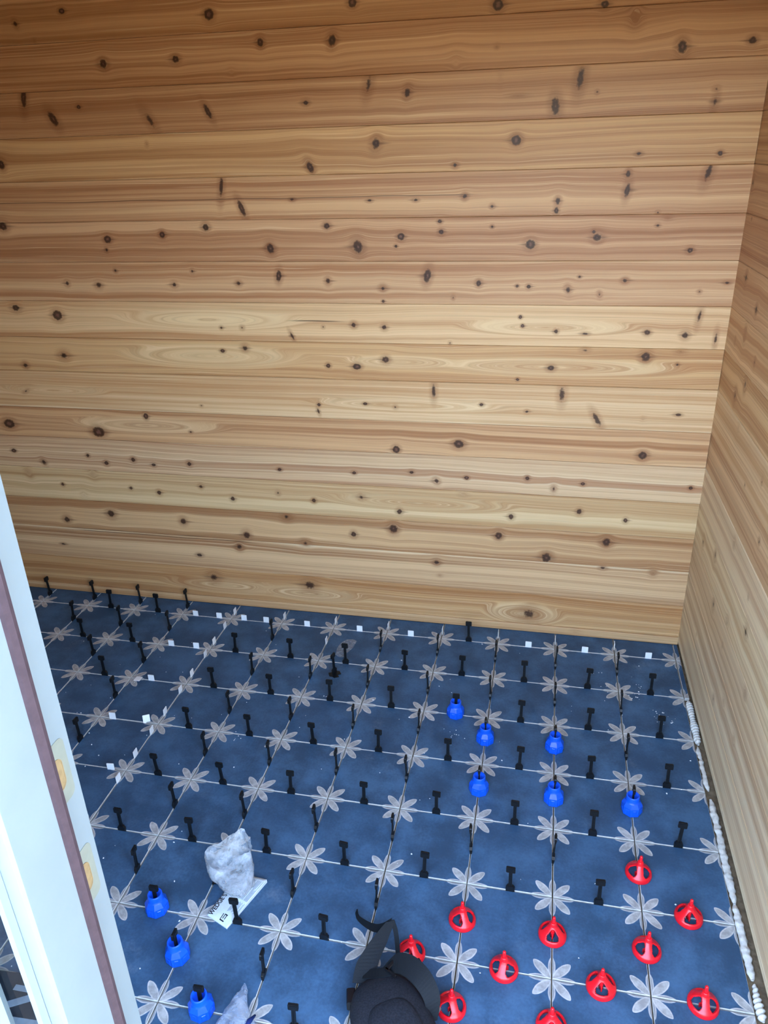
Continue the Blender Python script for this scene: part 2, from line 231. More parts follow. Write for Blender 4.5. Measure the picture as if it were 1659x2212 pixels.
# ---- walls of horizontal cedar boards
SEAM = [0.0, .15, .777, 1.435, 2.055, 2.69, 3.31, 3.885, 4.565, 5.17, 5.787, 6.42, 7.042, 7.65, 8.275, 8.9, 9.52, 10.14, 10.76, 11.40]
SEAM = [z * T for z in SEAM]
TONE = [((212, 174, 126), (172, 130, 88)), ((206, 164, 112), (160, 114, 72)), ((214, 178, 132), (152, 112, 78)), ((210, 172, 124), (152, 110, 74)),
        ((220, 192, 144), (178, 142, 100)), ((224, 194, 150), (164, 122, 92)), ((214, 172, 124), (156, 110, 74)), ((226, 194, 148), (184, 142, 98)),
        ((216, 176, 124), (164, 116, 74)), ((226, 190, 142), (176, 130, 90)), ((214, 174, 130), (164, 118, 84)), ((206, 162, 120), (152, 106, 74)),
        ((210, 168, 124), (156, 110, 78)), ((208, 166, 118), (156, 112, 74)), ((204, 162, 120), (150, 106, 74)), ((204, 160, 118), (148, 104, 70)),
        ((202, 158, 112), (148, 104, 68)), ((202, 158, 112), (146, 102, 66)), ((202, 158, 112), (146, 102, 66))]
CREAM = {2: [(.286, .300)], 7: [(.787, .795)], 5: [(.584, .590), (.612, .617)], }
ARCS = {9: [(-1.21, 1.118, .30, .034), (-.10, 1.108, .24, .026)], 8: [(-1.22, .995, .30, .040), (-.07, .985, .36, .030), (-.55, .990, .18, .022)], 7: [(-1.85, .855, .2, .02), (-.55, .845, .3, .022)],
        1: [(-1.27, .085, .24, .032), (-.12, .072, .13, .045), (-.93, .08, .2, .03)], 6: [(-1.5, .735, .28, .03)], 4: [(-.5, .49, .3, .03)]}
CRACK = {2: [(-1.9, -1.1, .285, .0022, .7)], 12: [(-2.0, -.3, 1.490, .0022, .6)], 3: [(-1.95, -1.3, .293, .0018, .6)], 9: [(-.95, -.72, 1.118, .0025, .8)]}
def board_profile(z0, z1, d):       # front chamfers, in (depth, z)
    c = .0013; return [(d, z0 + .0003), (.0013, z0 + .0003), (0, z0 + c + .0003), (0, z1 - c - .0003), (.0013, z1 - .0003), (d, z1 - .0003)]
mb = MB(); mb.box(XL - .02, XR0 + .06, YB + .014, YB + .05, -.03, ZC)
wall_back = struct(link('wall_back', mb.mesh('wall_back', [m_back])), 'back wall of horizontal knotty cedar boards')
mb = MB()
def rx(y): return XR0 + (XR1 - XR0) * (YB - y) / (7.5 * T)
mb.prism([(rx(YB) + .014, YB + .013), (rx(YF) + .014, YF), (rx(YF) + .06, YF), (rx(YB) + .06, YB + .013)], -.03, ZC)
wall_right = struct(link('wall_right', mb.mesh('wall_right', [m_back])), 'right wall of horizontal knotty cedar boards')
for i in range(len(SEAM) - 1):
    z0, z1 = SEAM[i], min(SEAM[i + 1], ZC)
    lt, dk = TONE[i]; dk = tuple((.86 * d_ + .14 * l_) * w_ for d_, l_, w_ in zip(dk, lt, (1.0, .95, .88)))
    kn = [k for k in KNOTS_BACK if z0 - .012 < k[1] < z1 + .012]
    if i == 1: kn = [k for k in kn if k[1] > z0 - .004]
    mt = wood('cedar_board', lt, dk, kn, 3.7 * i + 1.3, warp=[.02, .03, .022, .016][i % 4] if i not in (8, 9) else .045, cream=CREAM.get(i), cracks=CRACK.get(i, ()), arcs=ARCS.get(i, ()))
    off = random.uniform(-.0007, .0007) + (-.004 if i == 0 else 0)
    mb = MB(); pr = board_profile(z0, z1, .013)
    a = mb.add([(XL, YB + off + d, z) for d, z in pr]); b = mb.add([(XR0 - .0005, YB + off + d, z) for d, z in pr])
    for k in range(5): mb.face((a[k], b[k], b[k + 1], a[k + 1]))
    mb.face(tuple(reversed(a))); mb.face(tuple(b)); mb.face((a[5], b[5], b[0], a[0]))
    link('board', mb.mesh('board', [mt], uv=lambda co: (co.x, co.z)), wall_back)
    # right wall: lighter, greyer boards
    zz0 = z0 if i else .012
    if i == 1: zz0 = z0
    kn = [k for k in KNOTS_RIGHT if zz0 - .01 < k[1] < z1 + .01]
    w_ = max(0., 1 - i / 9.)          # the lowest boards are pale sapwood
    l2 = tuple(v * (1 - .8 * w_) + p * .8 * w_ for v, p in zip(lt, (238, 226, 190))); d2 = tuple(v * (1 - .7 * w_) + p * .7 * w_ for v, p in zip(dk, (208, 188, 150)))
    mt = wood('cedar_board_right', l2, d2, kn, 5.1 * i + 60., warp=.02)
    off = random.uniform(-.0007, .0007)
    mb = MB(); pr = board_profile(zz0, z1, .013)
    a = mb.add([(rx(YF) + off + d, YF, z) for d, z in pr]); b = mb.add([(rx(YB) + off + d, YB + .012, z) for d, z in pr])
    for k in range(5): mb.face((a[k + 1], b[k + 1], b[k], a[k]))
    mb.face(tuple(a)); mb.face(tuple(reversed(b))); mb.face((a[0], b[0], b[5], a[5]))
    link('board', mb.mesh('board', [mt], uv=lambda co: (co.y, co.z)), wall_right)
m_plainwood = wood('cedar_plain', (206, 160, 112), (152, 106, 70), [], 91.)
uvx = lambda co: (co.y + co.x, co.z)
mb = MB(); mb.box(XL - .05, XL, YF, YB + .05, -.03, ZC)
struct(link('wall_left', mb.mesh('wall_left', [m_plainwood], uv=uvx)))
mb = MB(); mb.box(XL - .05, XR1 + .06, YF, YB + .05, ZC, ZC + .05)
struct(link('ceiling', mb.mesh('ceiling', [m_plainwood], uv=lambda co: (co.x, co.y))))
DX0, DX1, DH = -.548, .42, 2.06        # door opening
SX0 = -0.95                            # far side of the side light
mb = MB()
mb.box(XL - .05, SX0, YF - .11, YF, -.03, ZC); mb.box(SX0, DX1 + .03, YF - .11, YF, DH, ZC)
mb.box(DX1 + .03, XR1 + .06, YF - .11, YF, -.03, ZC)
struct(link('wall_front', mb.mesh('wall_front', [m_plainwood], uv=uvx)))
# ground outside and floor substrate
m_ground = plain('bare_soil', (116, 104, 88), .9, .2, 8., .3)
mb = MB(); mb.box(-8, 8, -12, YF - .11, -.30, -.18)
struct(link('ground', mb.mesh('ground', [m_ground])))
m_sky_screen = plain('greenish_sky_screen', (100, 97, 76), .9, .25, 6., .2)  # added unseen screen: hides the low sky, greenish to tint the bounced light
mb = MB()
for k in range(60): mb.box(-9 + k * .3, -9 + k * .3 + .29, -7.04, -7.0, -.18, 2.5)
struct(link('sky_screen_1', mb.mesh('sky_screen_1', [m_sky_screen])), 'unseen board screen added outside to block the low sky')
mb = MB(); mb.box(XL, XR1 + .02, YF - .11, YB + .02, -.05, -.0105)
floor = struct(link('floor', mb.mesh('floor', [m_sub])), 'floor of dark blue-grey tiles with pale flower print at the corners')

# ---- floor tiles
def tile_material():
    mt, nt, b = new_mat('tile_print')
    tc = N(nt, 'ShaderNodeTexCoord'); sp = N(nt, 'ShaderNodeSeparateXYZ'); put(nt, sp.inputs[0], tc.outputs['Object'])
    geo = N(nt, 'ShaderNodeNewGeometry'); P = geo.outputs['Position']
    rnd = N(nt, 'ShaderNodeObjectInfo').outputs['Random']
    h = T / 2
    wj = nz(nt, P, 60., 2.)
    a = mth(nt, 'DIVIDE', mth(nt, 'SUBTRACT', h, mth(nt, 'ABSOLUTE', sp.outputs[0])), T)
    c = mth(nt, 'DIVIDE', mth(nt, 'SUBTRACT', h, mth(nt, 'ABSOLUTE', sp.outputs[1])), T)
    wj2 = mth(nt, 'MULTIPLY', mth(nt, 'SUBTRACT', wj, .5), .012)
    def petal(s, t, L, w):
        x = mth(nt, 'DIVIDE', s, L)
        x = mth(nt, 'MINIMUM', mth(nt, 'MAXIMUM', x, 0.), 1.)
        wid = mth(nt, 'MULTIPLY', mth(nt, 'MULTIPLY', mth(nt, 'POWER', x, .8), mth(nt, 'POWER', mth(nt, 'SUBTRACT', 1., x), .62)), w * 2.62)
        e = mth(nt, 'ADD', mth(nt, 'SUBTRACT', wid, mth(nt, 'ABSOLUTE', t)), wj2)
        ok = mth(nt, 'MULTIPLY', mth(nt, 'GREATER_THAN', s, .012), mth(nt, 'LESS_THAN', s, L))
        body = mth(nt, 'MULTIPLY', sstep(nt, e, -.002, .004), ok)
        inner = mth(nt, 'MULTIPLY', sstep(nt, e, .010, .018), ok)
        return body, inner
    r2 = 1 / math.sqrt(2)
    s = mth(nt, 'MULTIPLY', mth(nt, 'ADD', a, c), r2); t = mth(nt, 'MULTIPLY', mth(nt, 'SUBTRACT', a, c), r2)
    b1, i1 = petal(s, t, .275, .050)
    b2, i2 = petal(a, c, .252, .040); b3, i3 = petal(c, a, .252, .040)
    cloud = nz(nt, P, 9., 4., .6); fine = nz(nt, P, 160., 3., .6)
    f = mth(nt, 'ADD', mth(nt, 'MULTIPLY', cloud, .8), mth(nt, 'MULTIPLY', fine, .25))
    base = mixc(nt, sstep(nt, f, .38, .72), lin((43, 70, 93)), lin((68, 101, 130)))
    base = mixc(nt, mth(nt, 'MULTIPLY', rnd, .25), base, lin((46, 78, 108)))
    dust = sstep(nt, nz(nt, P, 5., 6., .7), .60, .78)
    base = mixc(nt, mth(nt, 'MULTIPLY', dust, .30), base, lin((128, 138, 148)))
    scr = sstep(nt, nz(nt, P, 38., 5., .75), .68, .76)
    base = mixc(nt, mth(nt, 'MULTIPLY', scr, .22), base, lin((170, 178, 184)))
    pf = sstep(nt, nz(nt, P, 45., 4., .65), .35, .7)
    outl = mixc(nt, pf, lin((174, 171, 164)), lin((204, 201, 194)))
    fill = mixc(nt, pf, lin((148, 145, 139)), lin((184, 181, 174)))
    ax = mth(nt, 'MAXIMUM', b2, b3); axi = mth(nt, 'MAXIMUM', i2, i3)
    base = mixc(nt, mth(nt, 'MULTIPLY', ax, .8), base, mixc(nt, axi, outl, lin((148, 144, 138))))
    base = mixc(nt, mth(nt, 'MULTIPLY', b1, .95), base, mixc(nt, i1, outl, fill))
    put(nt, b.inputs['Base Color'], base)
    put(nt, b.inputs['Roughness'], mth(nt, 'MULTIPLY_ADD', f, .25, .45))
    b.inputs['Specular IOR Level'].default_value = .35
    bp = N(nt, 'ShaderNodeBump'); bp.inputs['Strength'].default_value = .5; bp.inputs['Distance'].default_value = .0008
    put(nt, bp.inputs['Height'], f); put(nt, b.inputs['Normal'], bp.outputs[0])
    return mt
m_tile = tile_material(); m_bisc = plain('tile_biscuit', (188, 184, 174), .85, .12, 80., .3)
GAP = .0028
def tile_mesh(x0, x1, y0, y1):
    mb = MB(); c = .0011
    lo = mb.add([(x0, y0, -.0100), (x1, y0, -.0100), (x1, y1, -.0100), (x0, y1, -.0100)])
    md = mb.add([(x0, y0, -c), (x1, y0, -c), (x1, y1, -c), (x0, y1, -c)])
    tp = mb.add([(x0 + c, y0 + c, 0), (x1 - c, y0 + c, 0), (x1 - c, y1 - c, 0), (x0 + c, y1 - c, 0)])
    mb.quad_strip(lo, md, 1, False); mb.quad_strip(md, tp, 1, False)
    mb.face(tuple(tp), 0); mb.face(tuple(reversed(lo)), 1)
    return mb.mesh('tile', [m_tile, m_bisc])
h = T / 2; g = GAP / 2
full = tile_mesh(-h + g, h - g, -h + g, h - g)
half = tile_mesh(-h + g, h - g, -h + g, -.003)                  # cut tiles along the back wall
sliver = tile_mesh(-h + g, -h + .0155, -h + g, h - g)           # thin cut strip by the right wall
sliver_b = tile_mesh(-h + g, -h + .0155, -h + g, -.003)
for ci in range(-12, 3):
    for r in range(0, 10):          # tile row r lies between joint rows r-1 and r
        me = half if r == 0 else full
        if ci == 2:
            if r > 1: continue
            me = sliver_b if r == 0 else sliver
        if r == 9 and ci > 1: continue
        if -(r - .5) * T - h < YF - .10: continue
        o = link('tile', me, floor, ((ci + .5) * T + random.uniform(-.0004, .0004), -(r - .5) * T + random.uniform(-.0003, .0003), random.uniform(-.0006, .0002)),
                 (0, 0, random.uniform(-.0015, .0015) if ci < 2 else 0))

# ---- door frame post (between doorway and side light), weatherstrip, strike plates
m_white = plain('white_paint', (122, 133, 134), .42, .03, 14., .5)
m_gasket = plain('brown_weatherstrip', (66, 52, 56), .7, .12, 90., .3)
m_plate = plain('bare_mortise_wood', (124, 128, 114), .6, .06, 50.)
m_hole = plain('raw_pine_hole', (138, 116, 78), .8, .12, 120.)
CX, CY = -.09113, -2.32575
def at_az(az, x=None, y=None):
    t = math.tan(math.radians(az))
    return (x, CY + (x - CX) / t) if x is not None else (CX + (y - CY) * t, y)
xr, xs = -.5280, -.5170                 # rabbet face, stop face
yi = -1.8140; ys = -1.8600; ye = at_az(-47.0, x=xs)[1]
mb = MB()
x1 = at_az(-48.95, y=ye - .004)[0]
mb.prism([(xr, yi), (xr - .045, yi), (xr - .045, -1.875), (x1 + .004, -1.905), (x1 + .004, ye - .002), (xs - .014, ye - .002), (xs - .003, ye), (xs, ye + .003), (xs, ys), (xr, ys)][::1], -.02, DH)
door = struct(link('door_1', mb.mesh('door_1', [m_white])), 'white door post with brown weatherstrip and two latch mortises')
# weatherstrip bulb
mb = MB(); mb.prism([(xs - .001, ys - .0085), (xs + .0035, ys - .007), (xs + .0055, ys - .001), (xs + .0045, ys + .004), (xs - .0005, ys + .0055), (xr + .0005, ys + .004), (xr + .0005, ys - .0085)], -.02, DH)
link('weatherstrip', mb.mesh('weatherstrip', [m_gasket]), door)
def rounded(y0, y1, z0, z1, r, n=5):
    P = []
    for (cy, cz, a0) in ((y1 - r, z1 - r, 0), (y0 + r, z1 - r, 90), (y0 + r, z0 + r, 180), (y1 - r, z0 + r, 270)):
        for k in range(n + 1):
            a = math.radians(a0 + 90 * k / n); P.append((cy + r * math.cos(a), cz + r * math.sin(a)))
    return P
for zc, hh in ((1.0735, .036), (.9345, .036)):
    mb = MB(); P = rounded(-1.860, -1.8225, zc - hh, zc + hh, .008)
    a = mb.add([(xr + .0002, y, z) for y, z in P]); b = mb.add([(xr + .0007, y, z) for y, z in P])
    mb.face(tuple(b)); mb.quad_strip(a, b, 0, False)
    pl = link('mortise_plate', mb.mesh('mortise_plate', [m_plate]), door)
    mb = MB(); P = rounded(-1.860, -1.8315, zc - hh * .52, zc + hh * .52, .009); Q = rounded(-1.860, -1.8325, zc - hh * .48, zc + hh * .48, .008)
    a = mb.add([(xr + .0008, y, z) for y, z in P]); b = mb.add([(xr + .0013, y, z) for y, z in P]); c = mb.add([(xr + .0013, y, z) for y, z in Q]); d = mb.add([(xr + .0009, y, z) for y, z in Q])
    mb.quad_strip(a, b, 0, False); mb.quad_strip(b, c, 0, False); mb.quad_strip(c, d, 0, False); mb.face(tuple(d), 0)
    link('latch_hole', mb.mesh('latch_hole', [m_hole]), pl)
# side light: stiles with a glazing step, and the pane
x1 = at_az(-48.95, y=ye - .004)[0]
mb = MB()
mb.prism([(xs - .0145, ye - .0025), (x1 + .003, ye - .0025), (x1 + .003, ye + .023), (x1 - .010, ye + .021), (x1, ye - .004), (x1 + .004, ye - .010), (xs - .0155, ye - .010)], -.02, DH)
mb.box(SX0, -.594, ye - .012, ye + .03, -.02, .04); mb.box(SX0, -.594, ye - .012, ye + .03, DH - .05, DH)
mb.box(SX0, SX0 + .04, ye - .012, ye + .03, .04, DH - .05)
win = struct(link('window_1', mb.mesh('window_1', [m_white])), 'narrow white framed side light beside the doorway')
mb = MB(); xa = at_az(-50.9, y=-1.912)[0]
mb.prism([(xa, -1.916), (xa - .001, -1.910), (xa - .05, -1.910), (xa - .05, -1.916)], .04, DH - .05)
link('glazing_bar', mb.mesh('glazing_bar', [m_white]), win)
mt, nt, b = new_mat('clear_glass'); nt.nodes.remove(b)
gl = N(nt, 'ShaderNodeBsdfGlossy'); gl.inputs['Roughness'].default_value = .02; tr = N(nt, 'ShaderNodeBsdfTransparent'); tr.inputs[0].default_value = (.88, .93, .93, 1)
fr = N(nt, 'ShaderNodeFresnel'); fr.inputs[0].default_value = 1.45; ms = N(nt, 'ShaderNodeMixShader')
gm = N(nt, 'ShaderNodeNewGeometry'); put(nt, ms.inputs[0], mth(nt, 'MULTIPLY', fr.outputs[0], mth(nt, 'MULTIPLY_ADD', gm.outputs['Backfacing'], -.5, .5))); put(nt, ms.inputs[1], tr.outputs[0]); put(nt, ms.inputs[2], gl.outputs[0])
put(nt, nt.nodes['Material Output'].inputs[0], ms.outputs[0]); m_glass = mt
mb = MB(); mb.box(SX0 + .04, x1 - .011, -1.908, -1.904, .04, DH - .05)
link('pane', mb.mesh('pane', [m_glass]), win)

# ================================================================ THINGS
ORD = ['zeroth', 'first', 'second', 'third', 'fourth', 'fifth', 'sixth', 'seventh', 'eighth', 'ninth', 'tenth', 'eleventh', 'twelfth', 'thirteenth']
m_black = plain('black_plastic', (16, 18, 20), .45, .1, 60., .3)
m_blue = plain('blue_plastic', (12, 82, 205), .3, .05, 60., .5)
m_red = plain('red_plastic', (226, 22, 34), .3, .05, 60., .5)
m_spacer = plain('white_plastic', (240, 242, 240), .4, .03, 60., .5)

# ---- clip parts (joint runs along local x)
mb = MB()
o_ = [(-.0105, -.009), (.0105, -.009), (.0105, .011), (.0065, .018), (-.0065, .018), (-.0105, .011)]
a = mb.add([(x, -.0013 if z < 0 else -.0036, z) for x, z in o_]); b = mb.add([(x, .0013 if z < 0 else .0036, z) for x, z in o_])
mb.face(tuple(a)); mb.face(tuple(reversed(b)))
for i in range(6):
    j = (i + 1) % 6; mb.face((a[j], a[i], b[i], b[j]))
me_base = mb.mesh('base', [m_black])
mb = MB()
for s_ in (-1, 1): mb.box(min(s_ * .0012, s_ * .0042), max(s_ * .0012, s_ * .0042), -.0019, .0019, .0165, .066)
mb.box(-.0014, .0014, -.0006, .0006, .0165, .066)
me_stem = mb.mesh('stem', [m_black])
mb = MB(); mb.box(-.0108, .0108, -.0024, .0024, .0645, .0815, ch=.0018); mb.box(-.0080, .0080, -.0034, .0034, .0675, .0785, ch=.0015)
me_head = mb.mesh('head', [m_black])
def clip(x, y, rz, label, tilt=None, z=0., group='levelling clips in the floor joints'):
    r = link('levelling_clip', None, None, (x, y, z), tilt or (random.uniform(-.05, .05), random.uniform(-.04, .04), rz + random.uniform(-.08, .08)))
    r.empty_display_size = .02
    tag(r, label, 'clip', group)
    for nm, me in (('base', me_base), ('stem', me_stem), ('head', me_head)): link(nm, me, r)
    return r

# ---- blue cap: faceted bell with a collar and a socket at the top
mb = MB()
n = 8
def ring(r, z, k=n, ph=0.): return [(r * math.cos(2 * math.pi * (i + ph) / k), r * math.sin(2 * math.pi * (i + ph) / k), z) for i in range(k)]
rs = [mb.add(ring(r, z)) for r, z in ((.0262, .0005), (.0278, .004), (.0270, .0260), (.0205, .0375))]
mb.quad_strip(rs[0], rs[1], 0, False); mb.quad_strip(rs[1], rs[2], 0, False); mb.quad_strip(rs[2], rs[3], 0, False)
mb.face(tuple(reversed(rs[0])))
me_bell = mb.mesh('bell', [m_blue])
mb = MB(); mb.lathe([(.0200, .0368), (.0182, .0395), (.0176, .0430), (.0172, .0525), (.0164, .0542), (.0146, .0545), (.0136, .0535), (.0130, .036), (.002, .035)], 28)
me_collar = mb.mesh('collar', [m_blue])
me_grips = []
for k in range(8):
    mb = MB(); M = Matrix.Rotation(2 * math.pi * (k + .5) / 8, 4, 'Z')
    p = [(.0250, -.0055, .006), (.0250, .0055, .006), (.0246, .0050, .022), (.0246, -.0050, .022)]
    q = [(.0266, -.0042, .0075), (.0266, .0042, .0075), (.0260, .0036, .0205), (.0260, -.0036, .0205)]
    a = mb.add([M @ Vector(v) for v in p]); b = mb.add([M @ Vector(v) for v in q]); mb.quad_strip(a, b, 0, False); mb.face(tuple(b))
    me_grips.append(mb.mesh('grip_rib', [m_blue]))
def blue(x, y, rz, label):
    r = link('twist_cap', None, None, (x, y, .0), (random.uniform(-.03, .03), random.uniform(-.03, .03), random.uniform(0, 6))); tag(r, label, 'cap', 'blue twist caps')
    for nm, me in (('bell', me_bell), ('collar', me_collar), *[('grip_rib', g_) for g_ in me_grips]): link(nm, me, r)

# ---- red cap: domed ring with three windows, hub and spindle
mb = MB()
seg = 96; prof = [(.0312, .0015), (.0315, .006), (.0298, .012), (.0258, .0162), (.0222, .0205), (.0180, .0245), (.0140, .0285), (.0105, .0325), (.0080, .036)]
fp = []
for (r0, z0), (r1, z1) in zip(prof, prof[1:]):
    for k in range(3): fp.append((r0 + (r1 - r0) * k / 3, z0 + (z1 - z0) * k / 3))
prof = fp + [prof[-1]]; NR = len(prof) - 1
def inr(r): return r * .90 if r > .012 else r - .0012
rings = [mb.add([(r * math.cos(2 * math.pi * i / seg), r * math.sin(2 * math.pi * i / seg), z) for i in range(seg)]) for r, z in prof]
inner = [mb.add([(inr(r) * math.cos(2 * math.pi * i / seg), inr(r) * math.sin(2 * math.pi * i / seg), z - .0026) for i in range(seg)]) for r, z in prof]
def hole(k, i):
    if not 0 <= k < NR or prof[k][1] < .0125: return False
    r = (prof[k][0] + prof[k + 1][0]) / 2; t = (r - .0105) / (.0275 - .0105)
    if not 0 < t < 1: return False
    w = .92 * t ** .42 * (1 - t) ** .22
    return abs(((i + .5) / seg * 3) % 1.0 - .5) < w / 2
for k in range(NR):
    for i in range(seg):
        j = (i + 1) % seg
        if hole(k, i): continue
        mb.face((rings[k][i], rings[k][j], rings[k + 1][j], rings[k + 1][i]), 0, True)
        mb.face((inner[k][j], inner[k][i], inner[k + 1][i], inner[k + 1][j]), 0, True)
        for di, jj in ((-1, i), (1, j)):
            if hole(k, (i + di) % seg):
                q = (rings[k][jj], rings[k + 1][jj], inner[k + 1][jj], inner[k][jj])
                mb.face(q if di < 0 else tuple(reversed(q)), 0, False)
        if hole(k - 1, i): mb.face((rings[k][i], rings[k][j], inner[k][j], inner[k][i]), 0, False)
        if hole(k + 1, i): mb.face((rings[k + 1][j], rings[k + 1][i], inner[k + 1][i], inner[k + 1][j]), 0, False)
mb.quad_strip(inner[0], rings[0], 0, False)
me_dome = mb.mesh('dome', [m_red])
mb = MB(); mb.lathe([(.0084, .030), (.0082, .0385), (.0070, .0405), (.0068, .044), (.0056, .0450)], 18, cap0=True, cap1=True); me_hub = mb.mesh('hub', [m_red])
mb = MB(); mb.lathe([(.0040, .044), (.0037, .0590), (.0028, .0612), (.0012, .0618)], 12, cap1=True); me_spin = mb.mesh('spindle', [m_red])
mb = MB(); mb.lathe([(.0050, .0), (.0050, .031)], 12, cap0=True, cap1=True); mb.box(-.010, .010, -.0015, .0015, .001, .012); me_core = mb.mesh('core', [m_red])
def red(x, y, ang, label):
    r = link('spin_cap', None, None, (x, y, .0), (random.uniform(-.02, .02), random.uniform(-.02, .02), ang)); tag(r, label, 'cap', 'red spin caps')
    for nm, me in (('dome', me_dome), ('hub', me_hub), ('spindle', me_spin), ('core', me_core)): link(nm, me, r)

def where_row(r, c):     # r joint row, c tile column left index -> text
    return 'in %s flower row from back wall, %s tile from right wall' % (ORD[r + 1], ORD[2 - c])
def where_col(c, r):     # c joint column, r tile row (0 = half tiles at wall)
    return 'in %s flower column from right wall, %s tile row from back wall' % (ORD[3 - c], ORD[r + 1])
# cross joints: row -> tile columns with a black clip
RCL = {0: [-9, -8, -2], 1: [-9, -8, -6, -5, -4, -3, -2, -1, 0, 1], 2: [-8, -6, -5, -4, -3, -1, 0, 1], 3: [-6, -5, -4, -3, -2, -1, 0, 1],
       4: [-6, -5, -4, -3, -2, -1, 0, 1], 5: [-6, -5, -4, -3, -2, -1, 0], 6: [-4, -3], 7: [-3]}
RB = {2: [-2], 6: [-5], 7: [-4]}
RR = {5: [1], 6: [-2, -1, 0, 1]}
# lengthwise joints: column -> tile rows with a black clip (tile row r spans joint rows r-1..r)
CCL = {-10: [0], -9: [0, 1], -8: [0, 1, 2], -7: [0, 1, 2, 3, 4], -5: [1, 2, 3, 4, 5, 6], -4: [2, 3, 4, 5, 6], -3: [1, 2, 3, 4, 5, 6, 7], -2: [1, 2, 3, 4, 5, 6],
       -1: [1, 2, 5], 0: [1, 2, 5], 1: [1, 2, 3]}
CB = {-1: [3, 4], 0: [3, 4], 1: [4], -4: [7]}
CR = {1: [5, 6, 7], 0: [6, 7], -1: [6, 7]}
for r, cs in RCL.items():
    for c in cs: clip((c + .5 + random.uniform(-.02, .02)) * T, -r * T, 0, 'black clip ' + where_row(r, c))
for r, cs in RB.items():
    for c in cs:
        blue((c + .5) * T, -r * T, 0, 'blue cap ' + where_row(r, c))
        clip((c + .5) * T, -r * T, 0, 'black clip head out of blue cap ' + where_row(r, c).replace(' from back wall', ''), tilt=(0, .02, .05), group='clips inside blue caps')
for r, cs in RR.items():
    for c in cs: red((c + .5) * T, -r * T, math.radians(random.choice([30, 90, 75, 45, 20])), 'red cap ' + where_row(r, c))
for c, rs_ in CCL.items():
    for r in rs_:
        yy = .26 if r == 0 else -(r - .5) + random.uniform(-.04, .04)
        clip(c * T, yy * T, math.pi / 2, 'black clip pushed over beneath the crumpled plastic bag' if (c, r) == (-4, 6) else 'black edge-on clip ' + where_col(c, r).replace(' from back wall', ' from back'), tilt=(1.08, .0, math.pi / 2 + .25) if (c, r) == (-4, 6) else None)   # the one under the bag is pushed over
for c, rs_ in CB.items():
    for r in rs_:
        blue(c * T, -(r - .5) * T, 0, 'blue cap ' + where_col(c, r))
        clip(c * T, -(r - .5) * T, math.pi / 2, 'black clip in blue cap, %s flower column from right, %s tile row from back' % (ORD[3 - c], ORD[r + 1]), tilt=(0, .02, math.pi / 2), group='clips inside blue caps')
for c, rs_ in CR.items():
    for r in rs_: red(c * T, -(r - .5) * T, math.radians(random.choice([30, 90, 60, 45, 75])), 'red cap ' + where_col(c, r))

# ---- white square spacers standing in the joints
mb = MB(); mb.box(-.0108, .0108, -.0009, .0009, -.004, .0225, ch=.0012); me_sp = mb.mesh('tile_spacer', [m_spacer])
def spacer(x, y, rz, label, tx=0., z=0.):
    o = link('tile_spacer', me_sp, None, (x * T, y * T, z), (tx, 0, rz)); tag(o, label, 'spacer', 'white square spacers in the joints')
# along the cross joints
for (x, r, t) in ((-6.72, 0, 'left'), (-6.24, 0, 'right'), (-5.74, 0, 'left'), (-5.30, 0, 'right'), (-4.5, 0, ''), (-3.5, 0, ''), (-2.55, 0, ''), (-.46, 0, ''), (.5, 0, ''), (1.55, 0, ''),
                  (-6.74, 1, 'left'), (-6.26, 1, 'right'), (-6.62, 2, 'right'), (-6.77, 3, 'left')):
    lab = ('white square spacer, %s one of two, ' % t if t else 'white square spacer ') + where_row(r, math.floor(x)).replace(' from back wall', '' if t else ' from back wall')
    if t: lab = lab.replace(', in', ', in')
    spacer(x, -r, random.uniform(-.06, .06), lab, tx=random.uniform(-.08, .02))
spacer(-6.20, -2.98, .5, 'white square spacer tilted across fourth flower row near the left', tx=-.35)
spacer(-6.22, -4.02, .1, 'white square spacer in fifth flower row beside the door post')
spacer(-6.60 - .25, -1.985, .05, 'white spacer lying flat in third flower row near the left', tx=1.45, z=.004)
# along the lengthwise joints
for (c, y, t) in ((-6, .2, 'above the flower'), (-6, -.30, 'below the flower'), (-6, -.80, 'lower half'), (-6, -1.2, 'upper half'), (-6, -1.75, 'lower half'), (-6, -2.2, 'upper half'), (-6, -2.75, 'lower half'),
                  (-6, -3.2, 'upper half'), (-6, -3.7, 'lower half'), (-6, -4.2, 'upper half'), (-5, .2, ''), (-4, .2, ''), (-4, -.45, ''), (-3, .2, ''), (-2, .2, ''), (-1, .25, ''), (0, .22, ''), (1, .22, '')):
    r = 0 if y > 0 else int(-y) + 1
    lab = 'white edge-on spacer in %s flower column from right wall, %s tile row' % (ORD[3 - c], ORD[r + 1])
    if t and r: lab += ' ' + t
    spacer(c, y, math.pi / 2 + random.uniform(-.04, .04), lab, tx=random.uniform(-.05, .05))

# ---- loose clip with flared foot standing on a tile
r = link('loose_clip', None, None, (-.7345, -.2700, .0100), (.04, -.10, 1.25)); tag(r, 'loose black clip with flared foot standing on a tile', 'clip')
for nm, me in (('base', me_base), ('stem', me_stem), ('head', me_head)): link(nm, me, r)
mb = MB()
for sgn in (-1, 1):
    poly = [(-.016, 0), (.016, 0), (.019, sgn * .008), (.010, sgn * .020), (.002, sgn * .012), (-.006, sgn * .021), (-.018, sgn * .010)]
    if sgn < 0: poly = poly[::-1]
    mb.prism(poly, -.0098, -.0075)
link('foot', mb.mesh('foot', [m_black]), r)

